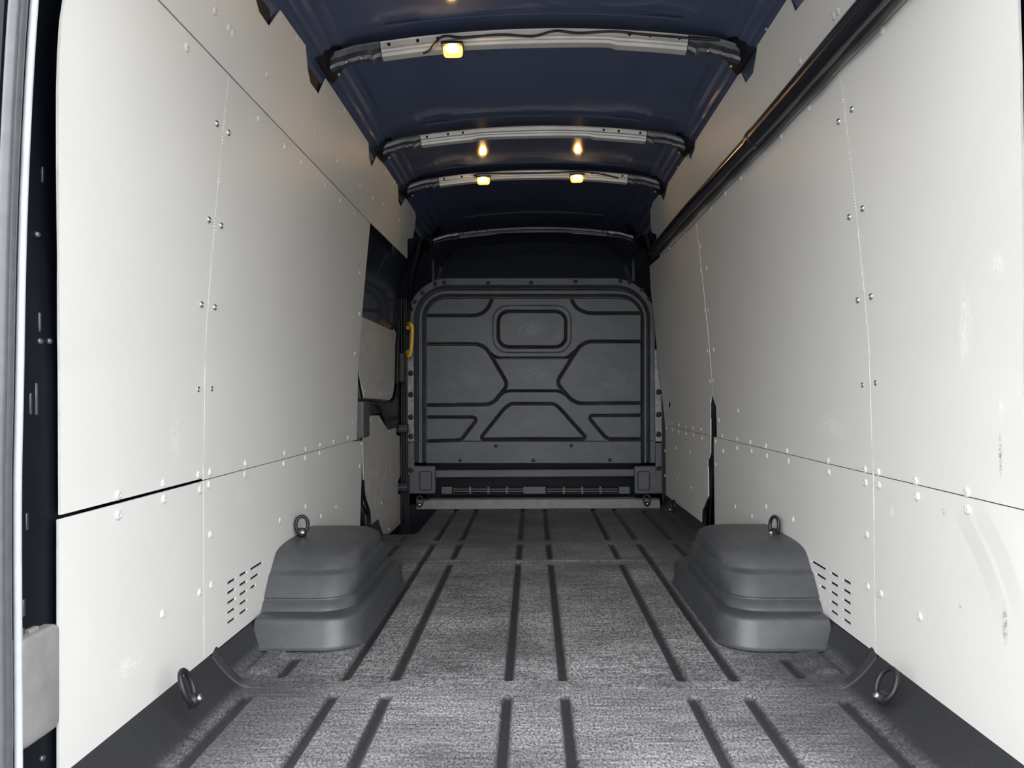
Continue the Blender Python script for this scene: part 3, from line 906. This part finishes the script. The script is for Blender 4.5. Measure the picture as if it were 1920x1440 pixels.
# upright posts above the bulkhead corners
for px in (812, 1188):
    a = on_y(px, 522, YBK); b_ = on_y(px, 486, YBK)
    box('post', (a.x - .010, YBK + .005, a.z - .02), (a.x + .010, YBK + .03, b_.z), M_PAINT, wall_front, 0.003)
# side closing plates beside and above the bulkhead (body pillars)
for sd in (-1, 1):
    pts = []
    for z in np.linspace(-0.2, 1.98, 20):
        pts.append(z)
    sec = []
    for z in pts:
        w_out = wall_half(z) + 0.03
        w_in = min(0.872, w_out - 0.02) if z < 1.45 else 0.872 - 0.32 * (z - 1.45) ** 1.0 * 0.75
        sec.append([(XC + sd * w_out, YBK - 0.02, z), (XC + sd * w_in, YBK - 0.01, z), (XC + sd * w_in, YBK + 0.09, z), (XC + sd * w_out, YBK + 0.09, z)])
    sweep('pillar', sec, M_CAV, wall_front, angle=30)  # pillar darkness is shade put into the colour

# ------------------------------------------------------------------ sliding side door, left
XD = -0.915
door = box('door_1', (XD - 0.03, 3.80, -0.2), (XD - 0.012, 5.12, 1.66), M_PAINT, kind='structure')
door['label'] = 'sliding side door with grey boarded window on the left'
def door_poly(pts): return [(on_x(px, py, XD).y, on_x(px, py, XD).z) for px, py in pts]
up_d = door_poly([(660, 470), (684.4, 492), (735, 529.5), (741, 534), (744.5, 541), (745.5, 560), (743.5, 610), (741, 649), (740, 720), (736, 744), (731, 750), (683, 746), (671, 685), (665, 640), (655, 560)])
p = sheet('window_board', up_d, [], lambda z, y: XD, M_DOOR, door, 0.006, (), -1, M_EDGE)
def drv(pts, parent):
    for px, py in pts: fix(rivet_me, 'rivet', on_x(px, py, XD), (1, 0, 0), parent, 0.9)
drv([(682.5, 734), (713.5, 737), (723.5, 738), (738, 620), (731, 538)], p)
lo_d = door_poly([(684, 780), (711, 779), (718, 792), (725, 802), (743, 800), (743, 815.6), (750, 817), (751, 893), (746, 903), (746, 926), (751, 927), (751, 982), (729, 1001.5), (694, 1001), (693, 966), (683, 945), (681, 830)])
p = sheet('door_board', lo_d, [], lambda z, y: XD, M_DOOR, door, 0.006, (), -1, M_EDGE)
drv([(695, 788), (713.5, 790), (730, 809), (725, 876), (705, 887), (735.5, 928.6), (715, 943), (729, 992)], p)
def dp(px, py, off=0.0): return on_x(px, py, XD + off)
# moulded black handle recess between the two boards
V = []
rec = [(672, 752), (735, 755), (741, 738), (748, 700), (749, 800), (727, 806), (713, 775), (672, 775)]
rp = [(dp(*q).y, dp(*q).z) for q in rec]
sheet('handle_recess', rp, [], lambda z, y: XD + 0.004, M_BLACK, door, 0.012, (), -1)
tube('recess_rim', catmull([dp(672, 757, .012), dp(705, 757, .012), (dp(712, 762, .012)), dp(718, 780, .012), dp(727, 790, .012), dp(744, 786, .012)], 5), 0.006, M_BLACK, door, n=8)
tube('recess_rim', catmull([dp(683, 749, .008), dp(733, 753, .008), dp(741, 740, .008), dp(745, 715, .008)], 5), 0.004, M_BLACK, door, n=8)
# window frame moulding above the board
tube('window_frame', catmull([dp(655, 462, .006), dp(684, 484, .006), dp(737, 524, .006), dp(748, 540, .006), dp(749, 570, .006), dp(746, 650, .006), dp(744, 720, .006)], 5), 0.014, M_RUB, door, n=8)
tube('window_frame', catmull([dp(655, 452, .0), dp(690, 476, .0), dp(740, 514, .0), dp(754, 536, .0)], 5), 0.012, M_RUB, door, n=8)
for px in (753, 758, 762):
    tube('door_seal_strip', [on_y(px, y_, 5.06 + (px - 753) * .004) for y_ in (560, 640, 760, 880, 985)], 0.006, M_RUB, door, n=8)
for py0, py1 in ((795, 812), (905, 922)):
    a = on_y(744, py1, 5.03); b_ = on_y(765, py0, 5.03)
    hg = box('hinge_check', (a.x, 5.02, a.z), (b_.x, 5.06, b_.z), M_BLACK, door, 0.006)
    m_ = (a.z + b_.z) / 2
    box('hinge_rib', (a.x + .015, 5.012, m_ - .006), (b_.x - .004, 5.02, m_ + .006), M_RUBG, hg, 0.002)
a = on_y(742, 718, 5.0); b_ = on_y(752, 660, 5.0)
box('catch_block', (a.x - .01, 4.99, a.z), (b_.x + .03, 5.04, b_.z), M_BLACK, door, 0.01)

# grey pull block at the edge of the left lining
a = on_y(663, 822, 3.66); b_ = on_y(682, 752, 3.66)
pull = empty('door_pull', (a.x, 3.66, a.z), 'dark grey upright block at the front edge of the left lining', 'door pull')
box('body', (a.x + 0.006, 3.66, a.z), (b_.x, 3.80, b_.z), M_PULL, pull, 0.010, seg=4)
box('face', (a.x - 0.002, 3.652, a.z + .006), (a.x + 0.018, 3.70, b_.z - .004), M_COVER, pull, 0.006, seg=3)

# yellow grab handle on the pillar
gy = 4.98
hp = [on_y(px, py, gy + dy) for px, py, dy in ((764, 611, .05), (766, 607, 0.0), (770, 608, -.03), (773, 615, -.035), (772.5, 640, -.035), (770.5, 660, -.035), (767.5, 667, -.03), (764.5, 667, 0.0), (763, 662, .05))]
hdl = empty('grab_handle', hp[0], 'yellow grab handle on the pillar beside the bulkhead', 'handle')
tube('grip', catmull(hp, 6), 0.0125, M_YEL, hdl, n=12)
for py in (613, 663):
    q = on_y(765.5, py, gy + .05); box('mount', (q.x - .012, q.y - .02, q.z - .018), (q.x + .010, q.y + .03, q.z + .018), M_YEL, hdl, 0.005)
    fix(bolt_me, 'bolt', (q.x + .002, q.y - .021, q.z), (0, -1, 0), hdl, 0.8)

# ------------------------------------------------------------------ wheel arch covers
def ring_pts(side, xin, y0, y1, z, r, n=8, xout=0.889):
    """plan outline at height z: wall side straight, inner corners rounded"""
    pts = [(xout, y0)]
    xi = xin
    for k in range(n + 1):
        a = math.pi / 2 * k / n
        pts.append((xi + r - r * math.sin(a), y0 + r - r * math.cos(a)))
    for k in range(n + 1):
        a = math.pi / 2 * k / n
        pts.append((xi + r - r * math.cos(a), y1 - r + r * math.sin(a)))
    pts.append((xout, y1))
    return [(XC + side * x, y, z) for x, y in pts]
def arch(side, label):
    root = empty('wheel_arch_cover', (XC + side * 0.75, 2.72, 0), label, 'wheel arch', 'wheel arch covers')
    lv = [(0.598, 2.335, 3.105, 0.060, .11), (0.600, 2.348, 3.09, 0.094, .11), (0.602, 2.369, 3.070, 0.120, .11), (0.6055, 2.379, 3.062, 0.1235, .11), (0.6055, 2.380, 3.061, 0.127, .11), (0.603, 2.3765, 3.064, 0.131, .11), (0.607, 2.420, 3.02, 0.190, .11), (0.608, 2.424, 3.015, 0.195, .11), (0.614, 2.440, 3.004, 0.201, .11), (0.6145, 2.444, 3.000, 0.208, .11), (0.614, 2.474, 2.972, 0.240, .11), (0.618, 2.488, 2.960, 0.252, .11), (0.625, 2.508, 2.945, 0.260, .11), (0.637, 2.540, 2.93, 0.266, .10), (0.655, 2.585, 2.915, 0.2695, .09), (0.680, 2.64, 2.88, 0.271, .07)]
    secs = [ring_pts(side, *q) for q in lv]
    n = len(secs[0]); V = [p for s in secs for p in s]; Fs = []
    for i in range(len(secs) - 1):
        for k in range(n - 1):
            Fs.append((i * n + k, i * n + k + 1, (i + 1) * n + k + 1, (i + 1) * n + k))
    Fs.append(tuple((len(secs) - 1) * n + k for k in range(n)))
    o = mesh('shell', V, Fs, M_ARCH, root, smooth=True, angle=70)
    # base skirt: a low rounded tray round the foot
    sk = [(0.552, 2.258, 3.185, 0.001, .115, .884), (0.556, 2.265, 3.178, 0.005, .113, .884), (0.560, 2.270, 3.172, 0.014, .11, .8835), (0.564, 2.276, 3.166, 0.080, .108, .883), (0.568, 2.281, 3.160, 0.090, .104, .882), (0.574, 2.290, 3.15, 0.0945, .10, .881), (0.60, 2.33, 3.11, 0.095, .095, .880), (0.63, 2.40, 3.04, 0.095, .09, .879)]
    secs = [ring_pts(side, a, b, c, z, r, 8, xo) for a, b, c, z, r, xo in sk]
    V = [p for s in secs for p in s]; Fs = []
    for i in range(len(secs) - 1):
        for k in range(n - 1):
            Fs.append((i * n + k, i * n + k + 1, (i + 1) * n + k + 1, (i + 1) * n + k))
        Fs.append((i * n, (i + 1) * n, (i + 1) * n + n - 1, i * n + n - 1))
    mesh('base_skirt', V, Fs, M_ARCH, root, smooth=True, angle=60)
    return root
arch(-1, 'black moulded wheel arch cover against the left wall')
arch(1, 'black moulded wheel arch cover against the right wall')

# ------------------------------------------------------------------ load tie-down rings
def tie(label, c, n, R=0.027, tilt=0.0, base=True, sx=1.0, up=(0, 0, 1)):
    """c: world centre of the ring, n: direction the ring faces"""
    c = Vector(c); n = Vector(n).normalized()
    u = Vector(up); u = (u - n * u.dot(n)).normalized(); w = n.cross(u)
    root = empty('tie_down_ring', c - u * R, label, 'tie-down', 'lashing rings along the floor edges')
    P = []
    for k in range(24):
        a = 2 * math.pi * k / 24
        P.append(c + u * R * 1.15 * math.cos(a) + w * R * 0.8 * sx * math.sin(a))
    tube('ring', P, 0.0066, M_BLACK, root, n=10, closed=True)
    b0 = c - u * R * 1.0
    V, Fs = tube_vf([b0 - n * 0.012, b0 + n * 0.003, b0 + n * 0.012, b0 + n * .014], [0.017, 0.017, 0.013, 0.008], 12)
    mesh('base', V, Fs, M_BLACK, root, smooth=True, angle=40)
    fix(bolt_me, 'bolt', b0 + n * 0.015, n, root, 0.8)
    return root
q = on_x(352, 1288, -0.80); tie('black lashing ring on the near left floor edge', q, (0.95, 0.12, 0.35), 0.034)
q = on_x(1662, 1283, 0.835); tie('black lashing ring on the near right floor edge', q, (-0.85, -0.25, 0.45), 0.034)
q = on_x(566, 984, -0.845); tie('black lashing ring on top of the left wheel arch', q, (0.45, -0.9, 0.1), 0.027)
q = on_x(1452, 985, 0.875); tie('black lashing ring on top of the right wheel arch', q, (-0.9, -0.45, 0.1), 0.027)
q = on_y(787, 939, 5.03); tie('lashing ring in the left corner below the bulkhead', q, (0.1, -1, 0.2), 0.028)
q = on_y(1213, 937, 5.03); tie('lashing ring in the right corner below the bulkhead', q, (0, -1, 0.2), 0.028)
q = on_x(1262, 948, 0.875); tie('small lashing ring on the floor edge at the far right wall', q, (-1, -0.2, 0.2), 0.028)

# ------------------------------------------------------------------ black pipe along the upper right seam
def pipe_at(px, py, X): return on_x(px, py, X)
pipe = empty('pipe_cover', (0.80, 1.6, 1.69), 'long black pipe fixed along the upper right wall', 'pipe')
px_n = [(1760, -140), (1650, -10), (1560, 93), (1490, 174), (1416, 258)]
px_f = [(1416, 258), (1370, 308), (1330, 352), (1290, 395), (1250, 441), (1224, 472)]
XP = 0.79
P1 = catmull([pipe_at(a, b, XP) for a, b in px_n], 6)
P2 = catmull([pipe_at(a, b, XP) for a, b in px_f], 6)
tube('near_length', P1, 0.0345, M_TUBE, pipe, n=20)
tube('far_length', P2, 0.031, M_TUBE, pipe, n=20)
m_ = P2[0]; dv = (P2[3] - P2[0]).normalized()
tube('joint_collar', [m_ - dv * .02, m_ + dv * .02], 0.0365, M_TUBE, pipe, n=20)
low = []
for i, p_ in enumerate(P1[:-1] + P2):
    low.append(p_ + Vector((0.016, 0, -0.024 - 0.004 * math.sin(i * 0.9))))
tube('lower_sleeve', low, 0.017, M_RUB, pipe, n=12)

# ------------------------------------------------------------------ rear pillars, seals, latch cover
pilz = [(-0.2, .836), (0.2, .836), (0.6, .838), (0.785, .835), (1.1, .828), (1.4, .812), (1.6, .79), (1.74, .75), (1.84, .66), (1.90, .52), (1.93, 0.3), (1.94, 0.0)]
def opening(off, y):
    pts = [Vector((XC - (w - off), y, z - off * (1 if z > 1.85 else 0))) for z, w in pilz]
    L = catmull(pts, 6)
    R = [Vector((2 * XC - p.x, p.y, p.z)) for p in reversed(L[:-1])]
    return L + R
for sd, nm in ((-1, 'trim_1'), (1, 'trim_2')):
    sec = []
    for z, w in pilz[:9]:
        wo = wall_half(z) + 0.075
        sec.append([(XC + sd * (w + .004), 1.10, z), (XC + sd * (w + .004), 1.135, z), (XC + sd * 0.905 if z < 1.5 else XC + sd * (w + .09), 1.16, z), (XC + sd * 0.905 if z < 1.5 else XC + sd * (w + .09), 1.42, z), (XC + sd * wo, 1.42, z), (XC + sd * wo, 1.10, z)])
    pl_ = sweep(nm, sec, M_CAV, angle=30, kind='structure')  # near-black instead of navy, so the pillar recess carries its own shade
    if sd < 0:
        # pressed slots and bolts on the pillar
        for px, py, hh in ((80, 328, 15), (74, 604, 18), (68, 748, 30), (57, 757, 20), (50, 978, 16), (44, 1140, 16), (43, 1190, 12)):
            a = on_x(px, py - hh, -0.889); b_ = on_x(px, py + hh, -0.889)
            box('pressed_slot', (-0.8905, a.y - .003, b_.z), (-0.8875, a.y + .003, a.z), M_BOWD, pl_, 0.001)
        for px, py in ((69, 440), (74, 640), (97, 15), (78, 1422), (92, 640)):
            fix(dark_bolt_me, 'bolt', on_x(px, py, -0.889), (1, -.3, 0), pl_, 0.6)
    else:
        pass
# header over the rear opening
box('trim_3', (-0.80, 1.10, 1.93), (0.83, 1.42, 2.12), M_PAINT, kind='structure')
seal = empty('door_seal', (XC, 1.12, -0.2), 'ribbed rubber seal with a pale lip round the rear door opening', 'seal')
tube('pale_lip', opening(0.012, 1.142), 0.0062, M_LSTRIP, seal, n=10)
tube('bulb', opening(0.004, 1.118), 0.0135, M_RUBG, seal, n=12)
tube('outer_rib', opening(0.014, 1.098), 0.0085, M_RUBG, seal, n=10)

c0 = on_x(37, 1203, -0.868); c1 = on_x(113, 1412, -0.868)
cv = empty('latch_cover', (-0.88, 1.30, 0.17), 'grey plastic rounded cover plate on the rear left pillar', 'cover plate')
y_a, y_b = c0.y + 0.004, on_x(113, 1300, -0.868).y
z_t = on_x(37, 1203, -0.868).z; z_b = on_x(40, 1412, -0.868).z
def rrect(y0, y1, z0, z1, r, n=6):
    out = []
    for cy, cz, a0 in ((y1 - r, z1 - r, 0), (y0 + r, z1 - r, 90), (y0 + r, z0 + r, 180), (y1 - r, z0 + r, 270)):
        for k in range(n + 1):
            a = math.radians(a0 + 90 * k / n); out.append((cy + r * math.cos(a), cz + r * math.sin(a)))
    return out
secs = []
for x, ins in ((-0.892, 0.0), (-0.874, 0.0), (-0.869, 0.002), (-0.867, 0.006)):
    secs.append([(x, y, z) for y, z in rrect(y_a + ins, y_b - ins, z_b + ins, z_t - ins, 0.014)])
sweep('plate', secs, M_COVER, cv, angle=50)
box('tab', (-0.891, (y_a + y_b) / 2 - .012, z_t - .002), (-0.88, (y_a + y_b) / 2 + .012, z_t + .006), M_COVER, cv, 0.002)
